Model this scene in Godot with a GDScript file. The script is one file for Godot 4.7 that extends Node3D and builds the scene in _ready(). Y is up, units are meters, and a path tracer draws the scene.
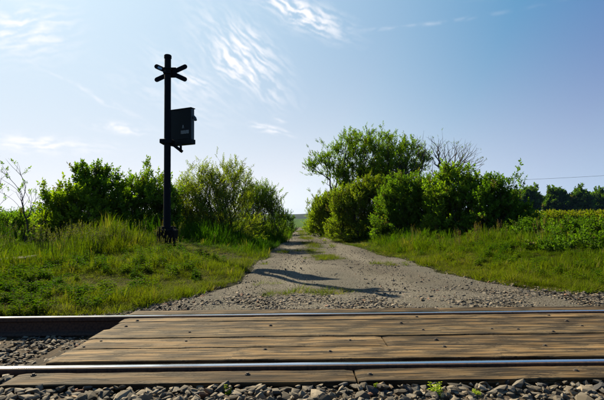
extends Node3D
# An old timber level crossing on a single railway line, a farm track leading away between hedges, backlit morning sun.
# x right, y up, the camera looks along -z. "Z" below is the distance ahead (world z = -Z); y = 0 is the top of the rails.

const FOC := 450.0            # focal length in photo pixels
const EYE := 0.913
var cam_basis := Basis()
var rng := RandomNumberGenerator.new()
var n1 := FastNoiseLite.new()
var n2 := FastNoiseLite.new()
var n3 := FastNoiseLite.new()
var M := {}
var names := {}

# ------------------------------------------------------------------ small helpers
func px(x: float, y: float, Z: float) -> Vector3:
	var d := cam_basis * Vector3((x - 302.0) / FOC, (200.0 - y) / FOC, -1.0)
	return Vector3(0, EYE, 0) + d * (Z / -d.z)

func on_plane(x: float, y: float, h: float) -> Vector3:
	var d := cam_basis * Vector3((x - 302.0) / FOC, (200.0 - y) / FOC, -1.0)
	return Vector3(0, EYE, 0) + d * ((h - EYE) / d.y)

func ss(a: float, b: float, x: float) -> float:
	return smoothstep(a, b, x)

func r(a: float, b: float) -> float:
	return rng.randf_range(a, b)

func table(t: Array, z: float) -> float:
	if z <= t[0][0]: return t[0][1]
	for i in range(1, t.size()):
		if z <= t[i][0]:
			return lerpf(t[i - 1][1], t[i][1], (z - t[i - 1][0]) / (t[i][0] - t[i - 1][0]))
	return t[-1][1]

var ROAD_L := [[4.6, -1.75], [5.3, -1.62], [6.0, -1.3], [7.0, -1.08], [8.4, -1.0], [14.2, -0.9], [20.0, -0.68], [45.0, -0.62], [80.0, -0.62]]
var ROAD_R := [[4.6, 3.4], [5.6, 3.1], [6.3, 2.9], [7.0, 2.72], [10.5, 2.38], [16.0, 1.8], [20.0, 1.45], [45.0, 1.0], [80.0, 1.0]]

func road_l(z: float) -> float:
	return table(ROAD_L, z) + n1.get_noise_2d(z * 60.0, 7.0) * 0.16 + n1.get_noise_2d(z * 260.0, 70.0) * 0.07

func road_r(z: float) -> float:
	return table(ROAD_R, z) + n1.get_noise_2d(z * 60.0, 300.0) * 0.16 + n1.get_noise_2d(z * 260.0, 170.0) * 0.07

func gravel_far(x: float) -> float:      # how far from the rail the loose stone reaches
	return 5.55 + n1.get_noise_2d(x * 70.0, 900.0) * 0.35 + 0.25 * ss(2.5, 5.0, x) - 0.75 * ss(-1.5, -2.0, x)

func gh(x: float, Z: float) -> float:    # height of the ground
	var y := 0.0
	if Z < 2.62:
		y = lerpf(-0.062, -0.35, ss(2.62, -1.0, Z))
	elif Z < 4.70:
		y = -0.24
	else:
		y = lerpf(-0.075, -0.03, ss(4.70, 5.6, Z))
		var left: float = ss(0.0, 2.2, table(ROAD_L, Z) - x)
		var right: float = ss(0.0, 2.6, x - table(ROAD_R, Z))
		y += left * 0.32 * ss(5.0, 10.5, Z)
		y += right * 0.26 * ss(5.2, 9.5, Z)
		y += n1.get_noise_2d(x * 22.0, Z * 22.0) * 0.07 * ss(4.7, 6.0, Z)
		y -= 0.32 * ss(22.0, 60.0, Z)
		y += ss(50.0, 110.0, Z) * ss(8.0, 40.0, x) * 0.35
		y -= ss(90.0, 260.0, Z) * 0.9
		if Z > 300.0:
			y += (n1.get_noise_2d(x * 0.12, Z * 0.12) - 0.1) * 10.0 * ss(300.0, 900.0, Z)
	return y

func ground_h(x: float, Z: float) -> float:    # the soil lies a little lower under the track's stone
	if Z < 4.72: return gh(x, Z)
	return gh(x, Z) - 0.07 * ss(0.05, 0.35, x - table(ROAD_L, Z)) * ss(0.05, 0.35, table(ROAD_R, Z) - x)

func numbered(n: String) -> String:
	var k: int = names.get(n, 0)
	names[n] = k + 1
	return n if k == 0 else "%s_%03d" % [n, k]

func thing(called: String, label: String, category: String, group := "", at := Vector3.ZERO) -> Node3D:
	var o := Node3D.new()
	o.name = numbered(called)
	add_child(o)
	o.position = at
	tag(o, label, category, group)
	return o

func tag(o: Node, label: String, category: String, group := "", kind := "") -> void:
	o.set_meta("label", label)
	o.set_meta("category", category)
	if group != "": o.set_meta("group", group)
	if kind != "": o.set_meta("kind", kind)

func part(called: String, mesh: Mesh, m: Material, parent: Node, at := Transform3D.IDENTITY) -> MeshInstance3D:
	var o := MeshInstance3D.new()
	o.name = called if parent != self else numbered(called)
	o.mesh = mesh
	o.material_override = m
	o.transform = at
	parent.add_child(o, true)
	return o

func copies(called: String, mesh: Mesh, m: Material, xf: Array, cols: Array, parent: Node) -> MultiMeshInstance3D:
	var mm := MultiMesh.new()
	mm.transform_format = MultiMesh.TRANSFORM_3D
	mm.use_colors = true
	mm.mesh = mesh
	mm.instance_count = xf.size()
	for i in xf.size():
		mm.set_instance_transform(i, xf[i])
		mm.set_instance_color(i, cols[i])
	var o := MultiMeshInstance3D.new()
	o.name = called if parent != self else numbered(called)
	o.multimesh = mm
	o.material_override = m
	parent.add_child(o, true)
	return o

# ------------------------------------------------------------------ mesh collector
class Soup:
	var v := PackedVector3Array()
	var n := PackedVector3Array()
	var t := PackedVector2Array()
	var c := PackedColorArray()
	var i := PackedInt32Array()
	func tri(a: Vector3, b: Vector3, d: Vector3) -> void:
		var nn := (d - a).cross(b - a).normalized()
		var k := v.size()
		v.append(a); v.append(b); v.append(d)
		for q in 3:
			n.append(nn)
			t.append(Vector2(v[k + q].x, v[k + q].z))
			i.append(k + q)
	func quad(a: Vector3, b: Vector3, d: Vector3, e: Vector3) -> void:
		tri(a, b, d); tri(a, d, e)
	func put(p: Vector3, nn: Vector3, uv := Vector2.ZERO) -> int:
		v.append(p); n.append(nn); t.append(uv)
		return v.size() - 1
	func tube(p: PackedVector3Array, rad: PackedFloat32Array, sides: int, cap := false) -> void:
		var side := Vector3.UP
		var d0 := (p[1] - p[0]).normalized()
		side = d0.cross(Vector3(0.31, 0.2, 0.93)).normalized()
		var first := v.size()
		var run := 0.0
		for k in p.size():
			var d := (p[mini(k + 1, p.size() - 1)] - p[maxi(k - 1, 0)]).normalized()
			side = (side - d * side.dot(d)).normalized()
			var up := d.cross(side)
			if k > 0: run += p[k].distance_to(p[k - 1])
			for s in sides:
				var a := TAU * s / sides
				var nn := side * cos(a) + up * sin(a)
				put(p[k] + nn * rad[k], nn, Vector2(float(s) / sides, run))
		for k in p.size() - 1:
			for s in sides:
				var a := first + k * sides + s
				var b := first + k * sides + (s + 1) % sides
				i.append(a); i.append(a + sides); i.append(b)
				i.append(b); i.append(a + sides); i.append(b + sides)
		if cap:
			for e in [0, p.size() - 1]:
				for s in sides:
					tri(p[e], v[first + e * sides + s], v[first + e * sides + (s + 1) % sides])
	func prism(poly: PackedVector2Array, x: Transform3D, depth: float, bevel := 0.0) -> void:
		# polygon in x-y, from z = -depth/2 to depth/2, with chamfered rims
		var cen := Vector2.ZERO
		for q in poly: cen += q
		cen /= poly.size()
		var ring := func(z: float, inset: float) -> Array:
			var out := []
			for q in poly:
				var w: Vector2 = q - (q - cen).normalized() * inset
				out.append(x * Vector3(w.x, w.y, z))
			return out
		var rings := [ring.call(-depth / 2, bevel), ring.call(-depth / 2 + bevel, 0.0), ring.call(depth / 2 - bevel, 0.0), ring.call(depth / 2, bevel)]
		for k in 3:
			for s in poly.size():
				var e := (s + 1) % poly.size()
				quad(rings[k][s], rings[k + 1][s], rings[k + 1][e], rings[k][e])
		for s in range(1, poly.size() - 1):
			tri(rings[0][0], rings[0][s], rings[0][s + 1])
			tri(rings[3][0], rings[3][s + 1], rings[3][s])
	func box(x: Transform3D, size: Vector3, bevel := 0.004) -> void:
		var a := size.x / 2
		var b := size.y / 2
		var k := minf(bevel, minf(a, b) * 0.5)
		prism(PackedVector2Array([Vector2(-a + k, -b), Vector2(a - k, -b), Vector2(a, -b + k), Vector2(a, b - k), Vector2(a - k, b), Vector2(-a + k, b), Vector2(-a, b - k), Vector2(-a, -b + k)]), x, size.z, bevel)
	func mesh() -> ArrayMesh:
		var arr := []
		arr.resize(Mesh.ARRAY_MAX)
		arr[Mesh.ARRAY_VERTEX] = v
		arr[Mesh.ARRAY_NORMAL] = n
		arr[Mesh.ARRAY_TEX_UV] = t
		if c.size() == v.size(): arr[Mesh.ARRAY_COLOR] = c
		arr[Mesh.ARRAY_INDEX] = i
		var m := ArrayMesh.new()
		m.add_surface_from_arrays(Mesh.PRIMITIVE_TRIANGLES, arr)
		return m

func xf(at: Vector3, b := Basis()) -> Transform3D:
	return Transform3D(b, at)

# ------------------------------------------------------------------ materials
func lin(a: float, b: float, c: float) -> Color:
	return Color(a, b, c).linear_to_srgb()

func noise_tex(freq: float, ramp: Array, seed_: int, size := 512, fractal := 5, kind := FastNoiseLite.TYPE_SIMPLEX_SMOOTH) -> NoiseTexture2D:
	var n := FastNoiseLite.new()
	n.noise_type = kind
	n.frequency = freq
	n.seed = seed_
	n.fractal_octaves = fractal
	var t := NoiseTexture2D.new()
	t.width = size
	t.height = size
	t.seamless = true
	t.noise = n
	if ramp.size() > 0:
		var g := Gradient.new()
		g.offsets = PackedFloat32Array(ramp.map(func(q): return q[0]))
		g.colors = PackedColorArray(ramp.map(func(q): return q[1]))
		t.color_ramp = g
	return t

func noise_normal(freq: float, strength: float, seed_: int) -> NoiseTexture2D:
	var t := noise_tex(freq, [], seed_)
	t.as_normal_map = true
	t.bump_strength = strength
	return t

func plain(col: Color, rough: float, metal := 0.0) -> StandardMaterial3D:
	var m := StandardMaterial3D.new()
	m.albedo_color = col
	m.roughness = rough
	m.metallic = metal
	return m

func leaf_mat(rough := 0.75, back := Color(0.9, 1.0, 0.35)) -> StandardMaterial3D:
	var m := plain(Color.WHITE, rough)
	m.vertex_color_use_as_albedo = true
	m.cull_mode = BaseMaterial3D.CULL_DISABLED
	m.backlight_enabled = true
	m.backlight = back
	m.metallic_specular = 0.12
	return m

var wood_noise := FastNoiseLite.new()
func wood_at(x: float, y: float) -> Vector4:      # brightness, greyness, dirt, crack
	var a := wood_noise
	var yy := y + a.get_noise_2d(x * 0.0022, y * 0.010) * 6.0
	var fine := a.get_noise_2d(x * 0.006, yy * 0.5)
	var mid := a.get_noise_2d(x * 0.0020 + 100.0, yy * 0.13)
	var broad := a.get_noise_2d(x * 0.0022 + 500.0, yy * 0.03)
	var crack := absf(a.get_noise_2d(x * 0.0022 + 300.0, yy * 0.10 + 7.0))
	var patch := a.get_noise_2d(x * 0.0045 + 900.0, y * 0.022)
	var cr := clampf((0.05 - crack) / 0.04, 0.0, 1.0) * clampf(patch * 3.0 + 0.6, 0.0, 1.0)
	var k := clampf((0.72 + fine * 0.34 + mid * 0.70 + broad * 0.75) * (1.0 - 0.85 * cr), 0.04, 1.0)
	return Vector4(k, clampf(0.45 + patch * 1.3, 0.0, 1.0), clampf((patch - 0.10) * 3.2, 0.0, 1.0) * clampf(mid * 1.6 + 0.55, 0.0, 1.0), cr)

func wood_images(w: int, h: int, seed_: int) -> Array:
	wood_noise.seed = seed_
	wood_noise.frequency = 1.0
	wood_noise.fractal_octaves = 4
	var col := PackedByteArray(); col.resize(w * h * 3)
	var hei := PackedByteArray(); hei.resize(w * h)
	for y in h:
		for x in w:
			var q := wood_at(x, y)
			if x > w - 120: q = q.lerp(wood_at(x - w, y), (x - w + 120) / 120.0)
			if y > h - 40: q = q.lerp(wood_at(x, y - h), (y - h + 40) / 40.0)
			var c := Vector3(0.92, 0.80, 0.60).lerp(Vector3(0.86, 0.81, 0.70), q.y) * (0.22 + 0.78 * q.x)
			c = c.lerp(Vector3(0.27, 0.22, 0.16), q.z * 0.8)
			var p := (y * w + x) * 3
			col[p] = int(clampf(c.x, 0, 1) * 255); col[p + 1] = int(clampf(c.y, 0, 1) * 255); col[p + 2] = int(clampf(c.z, 0, 1) * 255)
			hei[y * w + x] = int(clampf(q.x, 0, 1) * 255)
	var ic := Image.create_from_data(w, h, false, Image.FORMAT_RGB8, col)
	var ih := Image.create_from_data(w, h, false, Image.FORMAT_L8, hei)
	return [ImageTexture.create_from_image(ic), ImageTexture.create_from_image(ih)]

func make_materials() -> void:
	# ground under the grass
	var g := plain(Color.WHITE, 0.95)
	g.metallic_specular = 0.15
	g.vertex_color_use_as_albedo = true
	g.albedo_texture = noise_tex(0.02, [[0.0, Color(0.55, 0.52, 0.48)], [0.45, Color(0.85, 0.83, 0.8)], [1.0, Color(1, 1, 1)]], 11)
	g.normal_enabled = true
	g.normal_texture = noise_normal(0.05, 6.0, 12)
	g.uv1_triplanar = true
	g.uv1_world_triplanar = true
	g.uv1_scale = Vector3(1.1, 1.1, 1.1)
	M.ground = g
	var d: StandardMaterial3D = g.duplicate()
	d.albedo_texture = noise_tex(0.035, [[0.0, Color(0.42, 0.40, 0.37)], [0.4, Color(0.80, 0.78, 0.74)], [0.62, Color(0.95, 0.94, 0.92)], [1.0, Color(1, 1, 1)]], 13)
	d.uv1_scale = Vector3(1.7, 1.7, 1.7)
	d.normal_texture = noise_normal(0.09, 9.0, 14)
	M.dirt = d
	var st := plain(Color.WHITE, 0.88)
	st.metallic_specular = 0.3
	st.vertex_color_use_as_albedo = true
	st.albedo_texture = noise_tex(0.05, [[0.0, Color(0.6, 0.58, 0.55)], [0.5, Color(0.9, 0.89, 0.87)], [1.0, Color(1, 1, 1)]], 15, 256)
	st.uv1_triplanar = true
	st.uv1_scale = Vector3(6, 6, 6)
	M.stone = st
	var wi := wood_images(1024, 320, 5)
	for k in 4:
		var w := plain([lin(0.120, 0.106, 0.088), lin(0.185, 0.162, 0.132), lin(0.095, 0.082, 0.067), lin(0.148, 0.137, 0.119)][k], 0.85)
		w.albedo_texture = wi[0]
		w.heightmap_enabled = true
		w.heightmap_texture = wi[1]
		w.heightmap_scale = 0.6
		w.metallic_specular = 0.25
		M["wood%d" % k] = w
	var sl := plain(lin(0.045, 0.036, 0.027), 0.9)
	sl.metallic_specular = 0.2
	sl.albedo_texture = wi[0]
	M.sleeper = sl
	M.steel = plain(lin(0.62, 0.66, 0.70), 0.22, 1.0)
	M.steel.roughness_texture = noise_tex(0.02, [[0.0, Color(0.7, 0.7, 0.7)], [1.0, Color(1, 1, 1)]], 21, 256)
	var ru := plain(lin(0.075, 0.045, 0.03), 0.85)
	ru.albedo_texture = noise_tex(0.03, [[0.0, Color(0.5, 0.42, 0.38)], [0.6, Color(0.9, 0.85, 0.8)], [1.0, Color(1, 0.9, 0.75)]], 22, 256)
	ru.uv1_triplanar = true
	ru.uv1_scale = Vector3(4, 4, 4)
	M.rust = ru
	M.bolt = plain(lin(0.06, 0.05, 0.042), 0.8, 0.0)
	M.bolt.metallic_specular = 0.25
	var po := plain(lin(0.008, 0.010, 0.014), 0.7)
	po.albedo_texture = noise_tex(0.02, [[0.0, Color(0.7, 0.7, 0.7)], [1.0, Color(1, 1, 1)]], 23, 256)
	po.uv1_triplanar = true
	po.uv1_scale = Vector3(3, 3, 3)
	po.metallic_specular = 0.25
	M.post = po
	M.cabinet = plain(lin(0.007, 0.011, 0.013), 0.6)
	M.cabinet.metallic_specular = 0.25
	M.cabinet_side = plain(lin(0.02, 0.035, 0.045), 0.5)
	M.pale = plain(lin(0.30, 0.33, 0.33), 0.6)
	M.blue_label = plain(lin(0.25, 0.42, 0.60), 0.5)
	var co := plain(lin(0.10, 0.10, 0.10), 0.9)
	co.metallic_specular = 0.2
	co.albedo_texture = noise_tex(0.03, [[0.0, Color(0.45, 0.43, 0.4)], [1.0, Color(1, 1, 1)]], 24, 256)
	co.uv1_triplanar = true
	co.uv1_scale = Vector3(2, 2, 2)
	M.concrete = co
	var cb: StandardMaterial3D = co.duplicate()
	cb.albedo_color = lin(0.02, 0.019, 0.018)
	M.footing = cb
	var ba := plain(lin(0.085, 0.068, 0.052), 0.9)
	ba.albedo_texture = noise_tex(0.04, [[0.0, Color(0.5, 0.48, 0.45)], [1.0, Color(1, 1, 1)]], 25, 256)
	ba.uv1_triplanar = true
	ba.uv1_scale = Vector3(3, 3, 3)
	M.bark = ba
	M.leaf = leaf_mat()
	M.grass = leaf_mat(0.75, Color(0.9, 1.0, 0.3))
	M.cable = plain(lin(0.20, 0.21, 0.23), 0.6)

# ------------------------------------------------------------------ sky
func make_sky() -> PanoramaSkyMaterial:
	var sun := Vector3(-sin(deg_to_rad(37.3)) * cos(deg_to_rad(35.0)), sin(deg_to_rad(35.0)), -cos(deg_to_rad(37.3)) * cos(deg_to_rad(35.0)))
	var fb := FastNoiseLite.new(); fb.seed = 77; fb.frequency = 1.0; fb.fractal_octaves = 5
	# clear air: pale near the horizon and towards the sun, deep blue away from it
	var lw := 768
	var lh := 384
	var a := PackedFloat32Array()
	a.resize(lw * lh * 3)
	for y in lh:
		var el := PI * (0.5 - (y + 0.5) / lh)
		var se := sin(el)
		var ce := cos(el)
		for x in lw:
			var p := (y * lw + x) * 3
			if el < -0.02:
				a[p] = 0.10; a[p + 1] = 0.11; a[p + 2] = 0.08
				continue
			var az := TAU * (x + 0.5) / lw      # straight ahead (-z) is column 0
			var c := ce * sin(az) * sun.x + se * sun.y - ce * cos(az) * sun.z
			var g := exp((c - 1.0) * 2.2)      # nearness to the sun
			var au := exp((c - 1.0) * 150.0)
			var low := exp(-pow(maxf(el, 0.0) / deg_to_rad(13.0), 1.3))
			var hi := Vector3(0.95 * g - 0.305, 0.89 * g - 0.08, 0.72 * g + 0.22)
			hi = Vector3(maxf(hi.x, 0.035 + 0.05 * g), maxf(hi.y, 0.12 + 0.12 * g), maxf(hi.z, 0.30 + 0.2 * g))
			var lo := Vector3(minf(0.20 + 1.45 * g, 0.97), minf(0.38 + 1.15 * g, 0.96), minf(0.62 + 0.72 * g, 0.98))
			var cc := hi.lerp(lo, low) + Vector3(1.0, 0.97, 0.9) * au
			a[p] = cc.x; a[p + 1] = cc.y; a[p + 2] = cc.z
	var im := Image.create_from_data(lw, lh, false, Image.FORMAT_RGBF, a.to_byte_array())
	var w := 3072
	var h := 1536
	im.resize(w, h, Image.INTERPOLATE_BILINEAR)
	a = im.get_data().to_float32_array()
	# wisps of ice cloud: azimuth, elevation, half length, half height (degrees), slope, density, seed, fibre slant
	var wisps := [
		[-7.4, 20.0, 6.2, 3.1, -40.0, 1.2, 1.0, 0.5], [-13.5, 16.8, 5.5, 1.8, -30.0, 0.6, 2.0, 0.4], [-21.5, 10.9, 3.4, 0.65, -5.0, 1.1, 3.0, 0.1],
		[-3.6, 11.3, 2.6, 0.55, -14.0, 1.1, 4.0, 0.1], [-29.5, 8.4, 6.0, 1.0, 0.0, 1.1, 5.0, 0.0], [-31.5, 20.0, 4.6, 3.0, 20.0, 0.8, 6.0, 0.3],
		[0.0, 25.2, 6.0, 1.8, -24.0, 1.05, 7.0, 0.4], [23.0, 25.6, 4.0, 0.9, -8.0, 0.5, 8.0, 0.1], [15.0, 22.8, 12.0, 0.22, 0.0, 0.18, 9.0, 0.0],
		[-25.0, 14.5, 7.0, 0.5, -24.0, 0.30, 10.0, 0.0], [-16.0, 14.5, 8.0, 1.8, -20.0, 0.26, 11.0, 0.2], [-2.5, 12.6, 0.9, 0.5, -10.0, 0.5, 12.0, 0.2]]
	var wr := RandomNumberGenerator.new(); wr.seed = 9
	for k in 26:          # the same kind of cloud goes on round the rest of the sky
		wisps.append([wr.randf_range(42.0, 318.0), wr.randf_range(6.0, 55.0), wr.randf_range(4.0, 8.0), wr.randf_range(0.5, 2.2), wr.randf_range(-35.0, 5.0), wr.randf_range(0.2, 0.7), 20.0 + k, 0.3])
	for q in wisps:
		var e0: float = q[1]
		var wide: float = (q[2] * 1.7) / maxf(cos(deg_to_rad(e0)), 0.3)
		var tall: float = q[3] * 2.2 + q[2] * 1.7 * absf(sin(deg_to_rad(q[4])))
		var cs := cos(deg_to_rad(q[4]))
		var sn := sin(deg_to_rad(q[4]))
		for yi in range(int((90.0 - e0 - tall) / 180.0 * h), int((90.0 - e0 + tall) / 180.0 * h)):
			if yi < 0 or yi >= h / 2 - 8: continue
			var el := 90.0 - (yi + 0.5) / h * 180.0
			for xi in range(int((q[0] - wide) / 360.0 * w), int((q[0] + wide) / 360.0 * w)):
				var dx: float = ((xi + 0.5) / w * 360.0 - q[0]) * cos(deg_to_rad(e0))
				var dy := el - e0
				var u := dx * cs + dy * sn
				var v := -dx * sn + dy * cs
				var e: float = pow(u / q[2], 2.0) + pow(v / q[3], 2.0)
				if e > 2.6: continue
				var warp := fb.get_noise_2d(u * 0.13, q[6] * 31.0 + v * 0.2)
				var fu: float = u + v * q[7]
				var fibre := fb.get_noise_2d(fu * 0.30 + q[6] * 17.0, (v + warp * 0.9) * 1.3) * 0.9 + fb.get_noise_2d(fu * 0.32 + q[6] * 9.0, (v + warp * 0.8) * 2.6) * 0.30
				var m: float = exp(-e * 1.5 + warp * 0.9)
				var den := clampf(m * clampf(0.42 + fibre * 1.7, 0.0, 1.1) * q[5], 0.0, 0.95)
				var p := (yi * w + posmod(xi, w)) * 3
				a[p] = lerpf(a[p], 0.99, den); a[p + 1] = lerpf(a[p + 1], 0.975, den); a[p + 2] = lerpf(a[p + 2], 1.0, den)
	im = Image.create_from_data(w, h, false, Image.FORMAT_RGBF, a.to_byte_array())
	var sm := PanoramaSkyMaterial.new()
	sm.panorama = ImageTexture.create_from_image(im)
	return sm

# ------------------------------------------------------------------ ground, track and ballast
func axis_points(spans: Array) -> PackedFloat32Array:
	var o := PackedFloat32Array()
	for s in spans:
		var n := int(ceil((s[1] - s[0]) / s[2]))
		for k in n: o.append(s[0] + (s[1] - s[0]) * k / n)
	o.append(spans[-1][1])
	return o

func sheet(xs: PackedFloat32Array, zs: PackedFloat32Array, height: Callable, colour: Callable) -> ArrayMesh:
	var s := Soup.new()
	for z in zs:
		for x in xs:
			var y: float = height.call(x, z)
			var e := 0.03 if absf(x) < 20.0 and z < 60.0 else 2.0
			var nx: float = height.call(x + e, z) - y
			var nz: float = height.call(x, z + e) - y
			s.put(Vector3(x, y, -z), Vector3(-nx, e, nz).normalized(), Vector2(x, z))
			s.c.append(colour.call(x, z))
	var w := xs.size()
	for b in zs.size() - 1:
		for a in w - 1:
			var k := b * w + a
			s.i.append_array(PackedInt32Array([k, k + w, k + 1, k + 1, k + w, k + w + 1]))
	return s.mesh()

func ground_colour(x: float, z: float) -> Color:
	if z < 4.70:
		return Color(0.045, 0.038, 0.030)
	var far := 1.0 if absf(x) > 10.5 + 1.5 * n1.get_noise_2d(z * 6.0, 9.0) or z > 58.0 + 3.0 * n1.get_noise_2d(x * 3.0, 5.0) else 0.0
	var k := n1.get_noise_2d(x * 30.0, z * 30.0) * 0.5 + 0.5
	var soil := Color(0.014, 0.019, 0.006).lerp(Color(0.026, 0.028, 0.010), k)
	if z < gravel_far(x) + 0.2: soil = Color(0.060, 0.056, 0.048)
	var field := Color(0.030, 0.090, 0.010).lerp(Color(0.045, 0.105, 0.014), n1.get_noise_2d(x * 0.4, z * 0.25) * 0.5 + 0.5)
	return soil.lerp(field, far)

func make_ground() -> void:
	var xs := axis_points([[-2600, -600, 250], [-600, -100, 50], [-100, -20, 5], [-20, -9, 0.6], [-9, 9, 0.11], [9, 20, 0.6], [20, 100, 5], [100, 600, 50], [600, 2600, 250]])
	var zs := axis_points([[-40, -4, 4], [-4, 1.6, 0.4], [1.6, 2.60, 0.08], [2.61, 2.64, 0.02], [2.66, 4.66, 0.25], [4.68, 4.72, 0.02], [4.74, 12, 0.11], [12, 24, 0.25], [24, 60, 1.0], [60, 140, 5], [140, 500, 30], [500, 2600, 150]])
	var o := part("ground", sheet(xs, zs, ground_h, ground_colour), M.ground, self)
	o.set_meta("kind", "structure")
	# the farm track
	var s := Soup.new()
	var cols := 40
	var rows := axis_points([[4.71, 12, 0.09], [12, 25, 0.2], [25, 70, 0.8]])
	for z in rows:
		for k in cols + 1:
			var t := float(k) / cols
			var x := lerpf(road_l(z), road_r(z), t)
			var mid := lerpf(road_l(z), road_r(z), 0.47)
			var rut := 0.0
			for side in [-0.72, 0.80]:
				rut += exp(-pow((x - mid - side * ss(4.0, 7.0, z)) / 0.26, 2.0))
			var n := n1.get_noise_2d(x * 45.0, z * 40.0)
			var y := gh(x, z) + 0.014 - 0.028 * rut * ss(5.5, 9.0, z) + 0.018 * n2.get_noise_2d(x * 60.0, z * 60.0) - 0.05 * (ss(0.06, 0.0, t) + ss(0.94, 1.0, t))
			var e := 0.05
			var hx := n2.get_noise_2d((x + e) * 60.0, z * 60.0) - n2.get_noise_2d(x * 60.0, z * 60.0)
			var hz := n2.get_noise_2d(x * 60.0, (z + e) * 60.0) - n2.get_noise_2d(x * 60.0, z * 60.0)
			s.put(Vector3(x, y, -z), Vector3(-hx * 0.018, e, hz * 0.018).normalized(), Vector2(x, z))
			var c := Color(0.125, 0.122, 0.110).lerp(Color(0.20, 0.193, 0.172), clampf(rut * 0.75 + n * 0.7, 0.0, 1.0))
			c = c.lerp(Color(0.098, 0.093, 0.081), clampf(n2.get_noise_2d(x * 18.0, z * 9.0) * 1.6, 0.0, 0.8))
			s.c.append(c)
	var w := cols + 1
	for b in rows.size() - 1:
		for k in cols:
			var q := b * w + k
			s.i.append_array(PackedInt32Array([q, q + w, q + 1, q + 1, q + w, q + w + 1]))
	var track := part("dirt_track", s.mesh(), M.dirt, self)
	track.set_meta("kind", "structure")
	# loose stone on the track
	var xs2 := []
	var cs2 := []
	for k in 10000:
		var z := 4.9 + 26.0 * pow(rng.randf(), 2.2)
		var x := lerpf(road_l(z) - 0.1, road_r(z) + 0.1, rng.randf())
		if n1.get_noise_2d(x * 50.0, z * 35.0) < r(-0.7, 0.15): continue
		var sc := r(0.005, 0.014) * (1.0 + 0.9 * float(rng.randf() < 0.08))
		xs2.append(xf(Vector3(x, gh(x, z) + 0.014, -z), Basis.from_euler(Vector3(r(-0.4, 0.4), r(0, TAU), r(-0.4, 0.4))).scaled_local(Vector3(sc * r(0.8, 1.4), sc * r(0.4, 0.8), sc))))
		cs2.append(stone_colour())
	var gs := copies("loose_stones", stones[2], M.stone, xs2, cs2, track)
	gs.set_meta("kind", "stuff")

var stones: Array = []
func make_stone(seed_: int) -> ArrayMesh:
	# an angular lump of crushed rock: an octahedron split once, cut back by random planes
	var q := RandomNumberGenerator.new()
	q.seed = seed_
	var o := [Vector3.RIGHT, Vector3.LEFT, Vector3.UP, Vector3.DOWN, Vector3.BACK, Vector3.FORWARD]
	var tris := []
	for a in [0, 1]:
		for b in [2, 3]:
			for c in [4, 5]: tris.append([o[a], o[b], o[c]])
	var fine := []
	for t in tris:
		var ab: Vector3 = (t[0] + t[1]).normalized()
		var bc: Vector3 = (t[1] + t[2]).normalized()
		var ca: Vector3 = (t[2] + t[0]).normalized()
		fine.append_array([[t[0], ab, ca], [ab, t[1], bc], [ca, bc, t[2]], [ab, bc, ca]])
	var planes := []
	for k in 7:
		planes.append([Vector3(q.randf_range(-1, 1), q.randf_range(-1, 1), q.randf_range(-1, 1)).normalized(), q.randf_range(0.38, 0.8)])
	var jig := {}
	var move := func(p: Vector3) -> Vector3:
		var key := p.snapped(Vector3(0.01, 0.01, 0.01))
		if not jig.has(key):
			var w := p * q.randf_range(0.8, 1.35)
			for pl in planes:
				var over: float = w.dot(pl[0]) - pl[1]
				if over > 0.0: w -= pl[0] * over
			jig[key] = w
		return jig[key]
	var s := Soup.new()
	var sum := {}
	for t in fine:
		var a: Vector3 = move.call(t[0])
		var b: Vector3 = move.call(t[1])
		var c: Vector3 = move.call(t[2])
		if (c - a).cross(b - a).dot(a + b + c) < 0.0: s.tri(a, c, b)
		else: s.tri(a, b, c)
	for k in s.v.size():
		sum[s.v[k]] = sum.get(s.v[k], Vector3.ZERO) + s.n[k]
	for k in s.v.size():
		s.n[k] = (s.n[k] * 0.88 + (sum[s.v[k]] as Vector3).normalized() * 0.12).normalized()
	return s.mesh()

func stone_colour() -> Color:
	var k := rng.randf()
	var v := r(0.45, 1.3)
	if k < 0.42: return Color(0.145, 0.132, 0.110) * v
	if k < 0.80: return Color(0.205, 0.180, 0.140) * v
	if k < 0.93: return Color(0.060, 0.060, 0.062) * v
	if k < 0.975: return Color(0.26, 0.20, 0.135) * v
	return Color(0.23, 0.12, 0.075) * v

func tint(m: StandardMaterial3D, c: Color) -> StandardMaterial3D:
	var k: StandardMaterial3D = m.duplicate()
	k.albedo_color = c.linear_to_srgb()
	k.vertex_color_use_as_albedo = false
	return k

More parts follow.
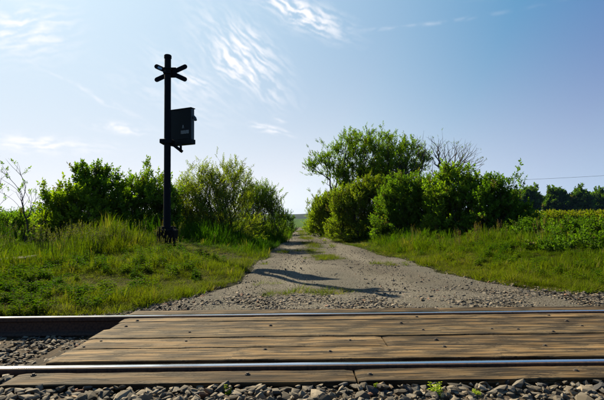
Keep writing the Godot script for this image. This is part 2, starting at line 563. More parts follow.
func make_ballast() -> void:
	var bed := func(x: float, z: float) -> float: return gh(x, z) + (0.012 if z < 2.62 else (0.052 if z < 4.64 else -0.06)) + n2.get_noise_2d(x * 90.0, z * 90.0) * 0.02
	var xs := axis_points([[-9, -3.6, 0.4], [-3.6, 3.9, 0.08], [3.9, 9, 0.4]])
	var zs := axis_points([[-1.5, 1.9, 0.3], [1.9, 2.6, 0.06], [2.61, 2.64, 0.02], [2.69, 4.66, 0.12]])
	var b := part("ballast", sheet(xs, zs, bed, func(_x, _z): return Color(0.085, 0.074, 0.060)), M.ground, self)
	b.set_meta("kind", "structure")
	var pool := []
	for k in 26: pool.append(tint(M.stone, stone_colour()))
	# crushed rock in front of the deck, nearest rows first
	var spots := []
	var z := 1.95
	while z < 2.595:
		var x := -2.2
		while x < 2.2:
			spots.append(Vector2(x + r(-0.016, 0.016), z + r(-0.014, 0.014)))
			x += r(0.034, 0.056)
		z += 0.035
	var rest_x := []
	var rest_c := []
	var built := 0
	for p in spots:
		var sc := (0.010 + 0.026 * pow(rng.randf(), 1.5)) * (1.35 if rng.randf() < 0.12 else 1.0)
		var at := Vector3(p.x, gh(p.x, p.y) + 0.018 + r(0.0, 0.020), -p.y)
		var bs := Basis.from_euler(Vector3(r(-0.5, 0.5), r(0, TAU), r(-0.5, 0.5))).scaled_local(Vector3(sc * r(0.95, 1.5), sc * r(0.6, 0.95), sc * r(0.85, 1.15)))
		var in_view: bool = p.y > 2.30 and absf(p.x) < p.y * 0.67
		if in_view and built < 296:
			part("stone", stones[rng.randi() % stones.size()], pool[rng.randi() % pool.size()], b, Transform3D(bs, at))
			built += 1
		else:
			rest_x.append(Transform3D(bs, at))
			rest_c.append(stone_colour())
	# between the rails beside the deck, and outside the far rail
	for k in 3800:
		var q := Vector2(r(-6.0, -1.69), r(2.98, 4.30))
		var sc := r(0.008, 0.030)
		rest_x.append(xf(Vector3(q.x, -0.190 + r(0.0, 0.022), -q.y), Basis.from_euler(Vector3(r(-0.5, 0.5), r(0, TAU), r(-0.5, 0.5))).scaled_local(Vector3(sc * r(0.9, 1.5), sc * r(0.5, 0.9), sc))))
		rest_c.append(stone_colour())
	for k in 900:
		var q := Vector2(r(-6.0, -1.72), r(1.9, 2.80))
		var sc := r(0.018, 0.034)
		rest_x.append(xf(Vector3(q.x, gh(q.x, minf(q.y, 2.6)) + 0.01 + r(0.0, 0.03), -q.y), Basis.from_euler(Vector3(r(-0.5, 0.5), r(0, TAU), r(-0.5, 0.5))).scaled_local(Vector3(sc * r(0.9, 1.5), sc * r(0.5, 0.9), sc))))
		rest_c.append(stone_colour())
	for k in 12000:
		var x := r(-2.3, 8.0)
		var zz := 4.69 + (gravel_far(x) - 4.35) * rng.randf() * r(0.6, 1.0)
		if n1.get_noise_2d(x * 40.0 + 500.0, zz * 60.0) < r(-0.9, 0.1): continue
		var sc := r(0.006, 0.022) * (1.0 + 0.7 * float(rng.randf() < 0.12))
		rest_x.append(xf(Vector3(x, gh(x, zz) + 0.012, -zz), Basis.from_euler(Vector3(r(-0.35, 0.35), r(0, TAU), r(-0.35, 0.35))).scaled_local(Vector3(sc * r(0.9, 1.6), sc * r(0.35, 0.75), sc * r(0.8, 1.2)))))
		rest_c.append(stone_colour())
	copies("crushed_rock", stones[0], M.stone, rest_x, rest_c, b).set_meta("kind", "stuff")

# ------------------------------------------------------------------ timber deck, rails
func plank_mesh(x0: float, x1: float, z0: float, z1: float, top: float, thick: float, slant0: float, slant1: float, sd: float) -> ArrayMesh:
	var s := Soup.new()
	var n := int((x1 - x0) / 0.05)
	var half := (z1 - z0) / 2
	var cols := 9
	var ch := 0.005
	for k in n + 1:
		var t := float(k) / n
		for j in cols:
			var f: float = [0.0, 0.0, 0.0, 0.02, 0.5, 0.98, 1.0, 1.0, 1.0][j]
			var y: float = [-thick, -thick * 0.4, -ch, -0.001, 0.0, -0.001, -ch, -thick * 0.4, -thick][j]
			var xx := lerpf(x0 + slant0 * y, x1 + slant1 * y, t)
			var wear := n2.get_noise_2d(xx * 55.0, sd * 40.0 + (0.0 if f < 0.5 else 700.0))
			var chip := maxf(0.0, n2.get_noise_2d(xx * 140.0, sd * 90.0 + (50.0 if f < 0.5 else 300.0)) - 0.25) * 0.022
			var zz := lerpf(z0, z1, f) + (0.5 - f) * 2.0 * (maxf(wear, 0.0) * 0.008 + (chip if y > -0.05 else 0.0))
			var yy := top + y - (0.004 * absf(wear) + 0.003 * absf(n2.get_noise_2d(xx * 20.0, f * 60.0 + sd * 11.0)))
			if k == 0 or k == n: yy -= 0.006 if y > -0.05 else 0.0
			s.put(Vector3(xx, yy, -zz), Vector3.UP, Vector2(xx * 0.55 + sd * 0.37, (f * (z1 - z0) + (-y if j < 3 else (y if j > 5 else 0.0))) * 1.35 + sd * 0.213))
	for k in n:
		for j in cols - 1:
			var q := k * cols + j
			s.i.append_array(PackedInt32Array([q, q + cols, q + 1, q + 1, q + cols, q + cols + 1]))
	for e in [0, n]:
		var q: int = e * cols
		for j in range(1, cols - 1): s.i.append_array(PackedInt32Array([q, q + j, q + j + 1]) if e == n else PackedInt32Array([q, q + j + 1, q + j]))
	var st := SurfaceTool.new()
	st.begin(Mesh.PRIMITIVE_TRIANGLES)
	for k in s.i:
		st.set_smooth_group(-1)
		st.set_uv(s.t[k])
		st.add_vertex(s.v[k])
	st.generate_normals()
	return st.commit()

func bolt_mesh() -> ArrayMesh:
	var s := Soup.new()
	s.tube(PackedVector3Array([Vector3(0, -0.02, 0), Vector3(0, 0.003, 0), Vector3(0, 0.004, 0)]), PackedFloat32Array([0.026, 0.026, 0.0235]), 14, true)
	var hexa := PackedVector2Array()
	for k in 6: hexa.append(Vector2(cos(TAU * k / 6), sin(TAU * k / 6)) * 0.0165)
	s.prism(hexa, Transform3D(Basis(Vector3.RIGHT, PI / 2), Vector3(0, 0.009, 0)), 0.013, 0.003)
	return s.mesh()

func make_deck() -> void:
	var t := thing("crossing_deck", "weathered timber plank deck laid between and beside the two rails", "level crossing")
	# start x, end x, near Z, far Z, end slants
	var rows := [
		[-1.66, 3.7, 4.152, 4.312], [-1.64, 3.7, 3.884, 4.146], [-1.67, 3.7, 3.588, 3.880], [-1.65, 0.625, 3.293, 3.560], [0.640, 3.7, 3.292, 3.570],
		[-1.67, 3.7, 3.006, 3.288], [-1.72, 0.315, 2.601, 2.800], [0.328, 3.7, 2.598, 2.803], [-1.70, 1.4, 4.472, 4.666], [1.41, 3.7, 4.472, 4.663]]
	var planks := []
	for k in rows.size():
		var q: Array = rows[k]
		var slant: float = 1.3 if q[0] < -1.0 else 0.0
		var m := plank_mesh(q[0], q[1], q[2], q[3], -0.002 - r(0.0, 0.008), 0.165, slant * 0.25, 0.0, k * 1.7 + 0.3)
		planks.append(part("plank", m, M["wood%d" % [1, 0, 3, 1, 0, 1, 2, 0, 2, 2][k]], t))
	var bm := bolt_mesh()
	for p in [[126, 326], [137, 320.5], [189.5, 332], [186, 341], [265, 349], [270.5, 325], [247.5, 373.5], [101, 341], [81, 348.5], [35, 373.5], [416.7, 316.5], [401, 322.5], [423, 329.5], [350, 340], [444, 346],
			[436, 339], [370, 373.7], [548.7, 315], [566.6, 320.5], [581.7, 325.5], [555, 332], [542.7, 344], [576, 370], [518, 329], [491.7, 328.7], [330, 351]]:
		var w := on_plane(p[0], p[1], -0.004)
		for k in rows.size():
			var q: Array = rows[k]
			if w.x > q[0] and w.x < q[1] and -w.z > q[2] and -w.z < q[3]:
				var zz := clampf(-w.z, q[2] + 0.045, q[3] - 0.045)
				part("bolt", bm, M.bolt, planks[k], xf(Vector3(w.x, -0.0075, -zz), Basis(Vector3.UP, r(0, TAU)).scaled(Vector3(0.62, 0.6, 0.62))))

func make_rails() -> void:
	for e in [[2.888, "polished steel rail in front, with stones packed along its outer plank"], [4.393, "polished steel rail along the gravel and grass beyond the planks"]]:
		var zc: float = e[0]
		var t := thing("rail", e[1], "rail", "running rails of the track", Vector3(0, 0, -zc))
		var body := PackedVector2Array([Vector2(-0.070, -0.172), Vector2(0.070, -0.172), Vector2(0.070, -0.162), Vector2(0.012, -0.145), Vector2(0.008, -0.13), Vector2(0.008, -0.055), Vector2(0.033, -0.040),
			Vector2(0.0352, -0.014), Vector2(0.0335, -0.006), Vector2(0.027, -0.0025), Vector2(-0.027, -0.0025), Vector2(-0.0335, -0.006), Vector2(-0.0352, -0.014), Vector2(-0.033, -0.040), Vector2(-0.008, -0.055), Vector2(-0.008, -0.13), Vector2(-0.012, -0.145), Vector2(-0.070, -0.162)])
		var head := PackedVector2Array([Vector2(0.019, -0.0032), Vector2(0.018, -0.0008), Vector2(0.011, 0.0), Vector2(0.0, 0.0004), Vector2(-0.013, 0.0), Vector2(-0.022, -0.0010), Vector2(-0.023, -0.0032)])
		for h in [["web", body, M.rust], ["head", head, M.steel]]:
			var s := Soup.new()
			var poly: PackedVector2Array = h[1]
			for k in poly.size():
				var a := poly[k]
				var b := poly[(k + 1) % poly.size()]
				s.quad(Vector3(-60, a.y, a.x), Vector3(-60, b.y, b.x), Vector3(60, b.y, b.x), Vector3(60, a.y, a.x))
			part(h[0], s.mesh(), h[2], t)
	var k := 0
	for x in [-3.3, -2.65, -1.98]:
		var s := Soup.new()
		s.box(xf(Vector3(0, -0.075, 0)), Vector3(0.25, 0.15, 2.5), 0.012)
		for q in s.v.size(): s.t[q] = Vector2(s.v[q].z * 0.5 + k * 0.3, s.v[q].x * 1.2 + k * 0.2)
		var o := part("sleeper", s.mesh(), M.sleeper, self, xf(Vector3(x, -0.172, -3.64)))
		tag(o, ["dark wooden sleeper sunk in ballast, farthest from the plank ends", "dark wooden sleeper in ballast, second from the plank ends", "dark wooden sleeper in ballast next to the plank ends"][k], "sleeper", "sleepers under the rails")
		k += 1

# ------------------------------------------------------------------ the warning post
func make_post() -> void:
	var at := Vector3(px(167.0, 230, 11.12).x, 0, -11.12)
	at.y = gh(at.x, 11.12) - 0.02
	var t := thing("crossing_post", "tall dark crossing post with an X of boards and a cabinet", "crossing sign", "", at)
	var top := px(167.8, 55.0, 11.12).y - at.y
	var lean := (px(167.8, 55.0, 11.12).x - at.x) / top
	t.basis = Basis(Vector3.BACK, -lean)
	var s := Soup.new()
	s.tube(PackedVector3Array([Vector3(0, 0.05, 0), Vector3(0, 1.6, 0), Vector3(0, 1.62, 0), Vector3(0, top - 0.07, 0)]), PackedFloat32Array([0.088, 0.085, 0.082, 0.080]), 20, true)
	part("pole", s.mesh(), M.post, t)
	s = Soup.new()
	s.tube(PackedVector3Array([Vector3(0, top - 0.085, 0), Vector3(0, top - 0.02, 0), Vector3(0, top, 0)]), PackedFloat32Array([0.092, 0.092, 0.075]), 20, true)
	part("cap", s.mesh(), M.post, t)
	# two crossed boards with rounded ends, fixed behind the pole
	var sc := 11.12 / FOC
	var mid := px(169.6, 71.4, 11.12).y - at.y
	var cx := 0.04
	for e in [[1, 0.0], [-1, 0.022]]:
		var poly := PackedVector2Array()
		var half := 18.2 * sc
		var wd := 2.4 * sc
		for k in 18:
			var a := PI * 2 * k / 18.0
			poly.append(Vector2((half - wd) * signf(cos(a) + 0.0001) + wd * cos(a), wd * sin(a)))
		s = Soup.new()
		s.prism(poly, Transform3D(Basis(Vector3.BACK, deg_to_rad(-25.0) * e[0]), Vector3(cx, mid, -0.115 - e[1])), 0.02, 0.003)
		var arm := part("board", s.mesh(), M.post, t)
		if e[0] == 1:
			s = Soup.new()
			s.box(Transform3D(Basis(Vector3.BACK, deg_to_rad(-25.0)), Vector3(cx - 12.0 * sc * cos(0.43), mid + 12.0 * sc * sin(0.43), -0.103)), Vector3(0.11, 0.055, 0.004), 0.001)
			part("sticker", s.mesh(), M.blue_label, arm)
	s = Soup.new()
	s.box(xf(Vector3(cx + 0.02, mid, -0.09)), Vector3(0.25, 0.26, 0.03), 0.006)
	for k in [-0.06, 0.06]:
		s.box(xf(Vector3(0, mid + k, 0.0)), Vector3(0.185, 0.035, 0.2), 0.01)
	part("bracket", s.mesh(), M.post, t)
	# equipment cabinet behind the pole, its right edge turned a little forward
	var cab := Node3D.new()
	cab.name = "cabinet"
	t.add_child(cab, true)
	var mx := (178.7 - 167.4) * sc
	cab.transform = Transform3D(Basis(Vector3.UP, deg_to_rad(-25.0)), Vector3(mx, px(178, 123, 11.12).y - at.y, -0.29))
	var wide := 28.5 * sc
	var tall := 32.0 * sc
	s = Soup.new()
	s.box(xf(Vector3.ZERO), Vector3(wide, tall, 0.12), 0.012)
	part("housing", s.mesh(), M.cabinet_side, cab)
	s = Soup.new()
	s.box(xf(Vector3(-0.005, 0.0, 0.068)), Vector3(wide - 0.03, tall - 0.04, 0.02), 0.006)
	part("door", s.mesh(), M.cabinet, cab)
	s = Soup.new()
	s.box(xf(Vector3(0.0, -tall / 2 - 0.05, 0.0)), Vector3(wide + 0.03, 0.12, 0.18), 0.01)
	part("plinth", s.mesh(), M.cabinet, cab)
	s = Soup.new()
	s.box(xf(Vector3(0.0, tall / 2 + 0.008, 0.005)), Vector3(wide + 0.03, 0.02, 0.17), 0.006)
	part("lid", s.mesh(), M.cabinet, cab)
	s = Soup.new()
	s.tube(PackedVector3Array([Vector3(wide / 2 - 0.01, tall / 2 - 0.22, 0.0), Vector3(wide / 2 + 0.03, tall / 2 - 0.21, 0.0), Vector3(wide / 2 + 0.065, tall / 2 - 0.25, 0.0), Vector3(wide / 2 + 0.085, tall / 2 - 0.31, 0.0)]), PackedFloat32Array([0.035, 0.036, 0.036, 0.036]), 10, true)
	part("spout", s.mesh(), M.cabinet_side, cab)
	# lettering: too small to read in the photograph, kept as a row of pale strokes under a small triangle
	s = Soup.new()
	var y0 := -tall / 2 + 0.20
	for k in 6:
		var x0 := 0.045 + k * 0.042
		for st in [[0.0, 0.0, 0.010, 0.085], [0.022, 0.0, 0.010, 0.085], [0.011, 0.035 if k % 2 == 0 else -0.037, 0.028, 0.012]]:
			s.box(xf(Vector3(x0 + st[0], y0 + st[1], 0.0795)), Vector3(st[2], st[3], 0.003), 0.0005)
	part("lettering", s.mesh(), M.pale, cab)
	s = Soup.new()
	for e in [[-1, 0.25], [1, -0.25]]:
		s.box(Transform3D(Basis(Vector3.BACK, -e[1]), Vector3(0.105 + e[0] * 0.012, y0 + 0.14, 0.0795)), Vector3(0.010, 0.09, 0.003), 0.0005)
	part("symbol", s.mesh(), M.pale, cab)
	# mounting clamp and diagonal strut
	var yb := px(167, 141.5, 11.12).y - at.y
	s = Soup.new()
	s.box(xf(Vector3(-0.02, yb, -0.06)), Vector3(0.30, 0.11, 0.32), 0.012)
	part("clamp", s.mesh(), M.post, t)
	s = Soup.new()
	s.box(Transform3D(Basis(Vector3.BACK, deg_to_rad(-38.0)), Vector3(0.20, yb - 0.13, -0.06)), Vector3(0.40, 0.075, 0.05), 0.006)
	s.box(xf(Vector3(0.315, yb - 0.15, -0.06)), Vector3(0.05, 0.22, 0.05), 0.006)
	part("strut", s.mesh(), M.post, t)
	# footing
	s = Soup.new()
	s.box(xf(Vector3(0.01, 0.18, 0)), Vector3(0.42, 0.48, 0.42), 0.035)
	part("footing", s.mesh(), M.footing, t)
	s = Soup.new()
	s.tube(PackedVector3Array([Vector3(0, 0.41, 0), Vector3(0, 0.47, 0), Vector3(0, 0.485, 0)]), PackedFloat32Array([0.15, 0.15, 0.13]), 18, true)
	part("flange", s.mesh(), M.post, t)
	for e in [[-1, 1], [1, 1], [-1, -1], [1, -1]]:
		s = Soup.new()
		s.tube(PackedVector3Array([Vector3(e[0] * 0.15, 0.38, e[1] * 0.15), Vector3(e[0] * 0.15, 0.46, e[1] * 0.15), Vector3(e[0] * 0.15, 0.472, e[1] * 0.15)]), PackedFloat32Array([0.035, 0.035, 0.022]), 8, true)
		part("anchor_nut", s.mesh(), M.post, t)

# ------------------------------------------------------------------ woody plants
func sprig(count: int, length: float, ll: float, lw: float, seed_: int, stem := true) -> ArrayMesh:
	var q := RandomNumberGenerator.new()
	q.seed = seed_
	var s := Soup.new()
	for k in count:
		var f := (k + 0.5) / count
		var b := Vector3(0, length * f, 0) + Vector3(q.randf_range(-1, 1), q.randf_range(-0.5, 0.5), q.randf_range(-1, 1)) * length * 0.09
		var a := k * 2.4 + q.randf_range(-0.4, 0.4)
		var d := Vector3(cos(a), q.randf_range(0.1, 1.1), sin(a)).normalized()
		if k == count - 1: d = Vector3(0.1, 1, 0.1).normalized()
		var side := d.cross(Vector3.UP + Vector3(q.randf_range(-0.6, 0.6), 0, q.randf_range(-0.6, 0.6))).normalized()
		var nn := side.cross(d)
		var L := ll * q.randf_range(0.65, 1.15)
		var W := lw * q.randf_range(0.8, 1.15) * 0.5
		var tip := b + d * L - nn * L * q.randf_range(0.0, 0.25)
		var m1 := b + d * L * 0.5 + side * W + nn * W * 0.3
		var m2 := b + d * L * 0.5 - side * W + nn * W * 0.3
		s.tri(b, m1, tip)
		s.tri(b, tip, m2)
	if stem:
		var w := length * 0.012
		s.quad(Vector3(-w, 0, 0), Vector3(w, 0, 0), Vector3(w * 0.4, length, 0), Vector3(-w * 0.4, length, 0))
	return s.mesh()

var sprigs := {}

# Grows stems from the base to points spread through the crown's volume: each new point joins the nearest wood.
func plant(called: String, label: String, category: String, group: String, Z: float, base_x: float, blobs: Array, o := {}) -> void:
	var seed_: int = o.get("seed", 1)
	rng.seed = seed_ * 7919 + 13
	var unit: float = Z / FOC
	var base := px(base_x, 225, Z)
	base.y = gh(base.x, Z) - 0.05
	var step: float = o.get("step", 0.22)
	var points := []
	for b in blobs:
		var c := px(b[0], b[1], Z + (b[4] if b.size() > 4 else 0.0))
		var rad := Vector3(b[2] * unit, b[3] * unit, minf(maxf(b[2], b[3]) * unit, o.get("deep", 1.3)))
		var count := int(o.get("fill", 1.0) * 120.0 * rad.x * rad.y * rad.z / (step * step * step * 18.0)) + 14
		for k in count:
			var d := Vector3(rng.randfn(), rng.randfn(), rng.randfn()).normalized() * pow(rng.randf(), 0.42)
			var p := c + Vector3(d.x * rad.x, d.y * rad.y, d.z * rad.z)
			if n3.get_noise_3d(p.x * 55.0, p.y * 55.0, p.z * 55.0) < o.get("gaps", -0.28): continue
			if p.y > gh(p.x, -p.z) + 0.08: points.append(p)
		if category == "shrub" and b[1] > 190:      # foliage reaches down into the grass
			var low := Vector3(c.x, base.y + 0.42, c.z)
			for k in int(20.0 + 60.0 * rad.x * minf(rad.z, 1.0) * 0.45 / (step * step * step * 18.0)):
				var d := Vector3(r(-1, 1), r(-1, 1), r(-1, 1))
				var p := low + Vector3(d.x * rad.x * 1.25, d.y * 0.40, d.z * rad.z * 1.0)
				if p.y > gh(p.x, -p.z) + 0.06: points.append(p)
		for k in int(o.get("spikes", 7)):            # young growth standing out of the surface
			var d := Vector3(rng.randfn(), absf(rng.randfn()) * 1.2, rng.randfn()).normalized() * r(1.02, 1.3)
			points.append(c + Vector3(d.x * rad.x, d.y * rad.y, d.z * rad.z))
	for sh in o.get("shoots", []):          # long single shoots that break the outline
		var c := px(sh[0], sh[1], Z + r(-0.3, 0.3))
		points.append(c)
	points.sort_custom(func(a, b): return a.distance_squared_to(base) < b.distance_squared_to(base))
	var pos := PackedVector3Array([base])
	var par := PackedInt32Array([-1])
	var load_ := PackedFloat32Array([0.0])
	var back := PackedFloat32Array([0.0])
	var ends := PackedInt32Array()
	var stems: int = o.get("stems", 5)
	var spread: float = o.get("spread", 0.5)
	var stem_h: float = o.get("stem", 0.5)
	for k in stems:
		var a := TAU * k / stems + r(-0.3, 0.3)
		var foot := base + Vector3(cos(a) * spread, 0, sin(a) * spread * 0.6) * r(0.3, 1.0) if stems > 1 else base
		var from := 0
		if stems > 1:
			pos.append(foot - Vector3(0, 0.06, 0)); par.append(0); load_.append(0.0); back.append(0.0); from = pos.size() - 1
		var q := foot
		var lean: Vector3 = Vector3(cos(a), 0, sin(a) * 0.8) * o.get("flare", 0.35) + Vector3.UP if stems > 1 else Vector3(o.get("lean", 0.0), 1.0, 0)
		for j in int(ceil(stem_h / step)):
			q += lean.normalized() * step + Vector3(r(-1, 1), 0, r(-1, 1)) * step * 0.16
			pos.append(q); par.append(from); load_.append(0.0); back.append(back[from] + step); from = pos.size() - 1
	for p in points:
		var best := 0
		var bd := 1e9
		for k in pos.size():
			var q := pos[k]
			var d: float = p.distance_to(q) + 0.45 * back[k] + 0.8 * maxf(0.0, q.y - p.y)
			if d < bd:
				bd = d; best = k
		var gap := pos[best].distance_to(p)
		var n := maxi(1, int(gap / step))
		var from := best
		var start := pos[best]
		var bow := Vector3(r(-1, 1), r(-0.2, 1.0), r(-1, 1)) * gap * 0.13
		for j in n:
			var t := float(j + 1) / n
			pos.append(start.lerp(p, t) + bow * sin(PI * t) + (Vector3(r(-1, 1), r(-1, 1), r(-1, 1)) * step * 0.12 if j < n - 1 else Vector3.ZERO))
			par.append(from); load_.append(0.0); back.append(back[from] + gap / n)
			from = pos.size() - 1
		load_[from] += 1.0
		ends.append(from)
	var kid := PackedInt32Array()
	kid.resize(pos.size())
	kid.fill(-1)
	for k in pos.size():
		if par[k] >= 0 and kid[par[k]] < 0: kid[par[k]] = k
	for it in 4:                         # straighten the kinks
		for k in range(1, pos.size()):
			if kid[k] >= 0 and par[k] > 0: pos[k] = pos[k] * 0.5 + (pos[par[k]] + pos[kid[k]]) * 0.25
	for k in range(pos.size() - 1, -1, -1):
		if par[k] >= 0: load_[par[k]] += load_[k]
	var tw: float = o.get("twig", 0.0032)
	var s := Soup.new()
	for k in pos.size():
		if par[k] < 0: continue
		var ra := tw * pow(maxf(load_[par[k]], 1.0), 0.46)
		var rb := tw * pow(maxf(load_[k], 1.0), 0.46)
		ra = minf(ra, rb * 1.35)
		s.tube(PackedVector3Array([pos[par[k]], pos[k]]), PackedFloat32Array([ra, rb * (0.5 if load_[k] <= 1.0 and ends.has(k) else 1.0)]), 4 if rb < tw * 3.0 else 7)
	var t := thing(called, label, category, group, base)
	part(o.get("wood_name", "trunk"), s.mesh(), M.bark, t, xf(-base))
	# twigs of leaves
	var many: float = o.get("leaves", 4.0)
	if many <= 0.0: return
	var list := []
	var cols := []
	var c0: Color = o.get("colour", Color(0.055, 0.105, 0.014))
	var c1: Color = o.get("colour2", Color(0.095, 0.135, 0.020))
	var size: float = o.get("size", 1.0)
	var up: float = o.get("up", 0.8)
	for k in pos.size():
		if par[k] < 0 or load_[k] > o.get("leaf_load", 5.0): continue
		if pos[k].y > base.y + o.get("leaf_top", 99.0): continue
		var dir := (pos[k] - pos[par[k]]).normalized()
		var n := int(many) + (1 if rng.randf() < fmod(many, 1.0) else 0)
		for j in n:
			var d := (dir * 0.8 + Vector3(r(-1, 1), r(-0.6, 1) + up * 0.5, r(-1, 1))).normalized()
			var side := d.cross(Vector3(r(-1, 1), r(-1, 1), r(-1, 1))).normalized()
			var sc := size * r(0.6, 1.25)
			var p: Vector3 = pos[par[k]].lerp(pos[k], rng.randf()) + Vector3(r(-1, 1), r(-1, 1), r(-1, 1)) * step * 0.35 * o.get("loose", 1.0)
			list.append(Transform3D(Basis(side, d, side.cross(d)).scaled_local(Vector3(sc, sc, sc)), p - base))
			cols.append(c0.lerp(c1, rng.randf()) * r(1.25, 2.3) if rng.randf() > 0.04 else Color(0.13, 0.11, 0.05))
	copies("crown" if category == "tree" else "foliage", sprigs[o.get("sprig", "small")], M.leaf, list, cols, t).set_meta("kind", "stuff")

func make_plants() -> void:
	sprigs.small = sprig(14, 0.22, 0.070, 0.040, 3)
	sprigs.broad = sprig(11, 0.22, 0.095, 0.060, 4)
	sprigs.fine = sprig(18, 0.26, 0.052, 0.027, 5)
	sprigs.far = sprig(16, 1.0, 0.62, 0.46, 6, false)
	var gl := "shrubs along the left of the track"
	var gr := "shrubs along the right of the track"
	plant("bare_shrub", "thin bare shrub with few new leaves at the field edge", "shrub", gl, 11.5, 6, [[10, 182, 17, 24], [28, 196, 13, 15], [-14, 190, 20, 28]],
		{seed = 2, leaves = 0.35, leaf_load = 2.0, stem = 0.5, stems = 5, step = 0.16, fill = 0.30, sprig = "broad", size = 0.6, twig = 0.0022, deep = 0.5, shoots = [[0, 156], [8, 158], [24, 172], [36, 186]]})
	plant("low_shrub", "low green shrub at the foot of the thin bare shrub", "shrub", gl, 13.2, 20, [[38, 222, 24, 13], [5, 224, 26, 14], [60, 226, 16, 10]],
		{seed = 3, leaves = 3.0, stem = 0.2, fill = 0.9})
	plant("leafy_shrub", "rounded yellow-green shrub with broad leaves beside a taller dark one", "shrub", gl, 12.6, 70, [[72, 206, 22, 19], [58, 212, 18, 18], [88, 214, 20, 20], [48, 200, 8, 9]],
		{seed = 4, leaves = 3.6, sprig = "broad", colour = Color(0.075, 0.115, 0.010), colour2 = Color(0.12, 0.145, 0.012), shoots = [[46, 188], [62, 186]]})
	plant("leafy_shrub", "taller dark green shrub with three upright leafy tips", "shrub", gl, 13.6, 104, [[98, 192, 18, 19], [116, 204, 18, 24], [86, 186, 11, 14], [102, 178, 9, 9], [82, 176, 5, 7]],
		{seed = 5, leaves = 3.6, sprig = "broad", colour = Color(0.045, 0.085, 0.010), colour2 = Color(0.085, 0.120, 0.012), shoots = [[86, 166], [99, 166], [74, 169], [108, 172], [117, 178]]})
	plant("leafy_shrub", "pale green shrub with thin twigs, just left of the crossing post", "shrub", gl, 14.6, 146, [[138, 202, 18, 20], [158, 204, 18, 24], [148, 186, 14, 12], [170, 208, 12, 20], [128, 190, 8, 9]],
		{seed = 6, leaves = 3.8, sprig = "broad", size = 0.9, colour = Color(0.070, 0.115, 0.012), colour2 = Color(0.12, 0.15, 0.02), shoots = [[132, 176], [146, 166], [152, 170], [160, 174], [147, 156]]})
	plant("twiggy_shrub", "large light green twiggy shrub right behind the crossing post", "shrub", gl, 15.8, 208, [[200, 198, 24, 29], [216, 184, 18, 22], [236, 192, 20, 28], [182, 202, 14, 25], [212, 212, 30, 16]],
		{seed = 7, leaves = 2.9, sprig = "fine", colour = Color(0.095, 0.120, 0.016), colour2 = Color(0.155, 0.160, 0.030), stems = 9, spread = 1.2, twig = 0.0030, gaps = -0.2, shoots = [[190, 166], [204, 158], [215, 154], [222, 160], [230, 164], [240, 160], [246, 164], [198, 160], [184, 170], [236, 158], [252, 170]]})
	plant("twiggy_shrub", "rounded green shrub standing at the left edge of the track", "shrub", gl, 19.0, 262, [[262, 206, 20, 19], [250, 204, 14, 22], [273, 210, 12, 12], [264, 194, 13, 10]],
		{seed = 8, leaves = 2.8, sprig = "fine", colour = Color(0.065, 0.105, 0.014), colour2 = Color(0.105, 0.135, 0.02), stems = 7, spread = 0.9, shoots = [[252, 178], [268, 184], [278, 192], [284, 196]]})
	plant("low_shrub", "small dark shrub where the track meets the far field", "shrub", gl, 27.0, 288, [[287, 220, 8, 6], [281, 218, 8, 8]], {seed = 9, leaves = 3.0, stem = 0.3, colour = Color(0.03, 0.06, 0.01), colour2 = Color(0.05, 0.085, 0.014)})
	# right of the track
	plant("hawthorn_tree", "wide spreading tree in fresh leaf overhanging the track", "tree", "", 21.0, 356, [[345, 158, 22, 15], [370, 145, 26, 15], [398, 152, 25, 16], [322, 160, 12, 6], [362, 180, 24, 14], [396, 182, 26, 14], [340, 186, 14, 12], [384, 168, 38, 14], [336, 172, 17, 9], [420, 162, 12, 12], [350, 140, 9, 7, -0.8], [312, 167, 6, 5]],
		{seed = 10, leaves = 2.9, sprig = "small", size = 1.1, gaps = -0.16, stems = 5, spread = 0.6, flare = 0.4, stem = 1.2, step = 0.25, twig = 0.0042, deep = 2.0, fill = 0.85, leaf_load = 4.0, colour = Color(0.060, 0.100, 0.010), colour2 = Color(0.105, 0.145, 0.014),
		shoots = [[320, 152], [336, 140], [352, 132], [378, 130], [396, 134], [412, 146], [430, 150], [308, 162], [318, 174], [312, 154], [326, 144], [346, 130], [383, 127], [306, 168], [309, 148], [316, 140], [366, 126], [372, 128], [360, 130], [388, 132], [404, 136], [414, 140], [304, 174], [330, 146], [341, 134], [424, 144]]})
	plant("bare_tree", "leafless tree with forked grey branches above the shrubs", "tree", "", 19.5, 432, [[438, 152, 20, 15], [460, 152, 20, 13], [424, 146, 11, 11], [476, 162, 11, 10], [446, 168, 24, 10], [408, 172, 20, 14]],
		{seed = 11, leaves = 0.25, leaf_load = 1.0, size = 0.5, colour = Color(0.06, 0.07, 0.02), stems = 2, spread = 0.4, stem = 2.0, step = 0.2, twig = 0.0036, deep = 1.2, fill = 0.85, shoots = [[417, 134], [424, 130], [442, 130], [444, 135], [462, 138], [470, 143], [482, 152], [484, 160], [430, 138], [454, 137], [478, 148]]})
	plant("young_shrub", "yellow-green shrub at the right edge of the track under the tree", "shrub", gr, 24.0, 326, [[322, 210, 11, 14], [334, 206, 12, 18], [316, 218, 8, 8], [342, 212, 12, 14]],
		{seed = 12, leaves = 3.2, sprig = "small", size = 1.2, colour = Color(0.085, 0.115, 0.012), colour2 = Color(0.14, 0.16, 0.018), stems = 5, shoots = [[310, 192], [320, 190], [306, 202]]})
	plant("young_shrub", "small far shrub where the right hedge ends at the field", "shrub", gr, 31.0, 316, [[314, 214, 8, 9], [320, 208, 8, 12]],
		{seed = 20, leaves = 3.2, sprig = "small", size = 1.4, step = 0.3, colour = Color(0.08, 0.11, 0.012), colour2 = Color(0.13, 0.15, 0.018), stems = 4})
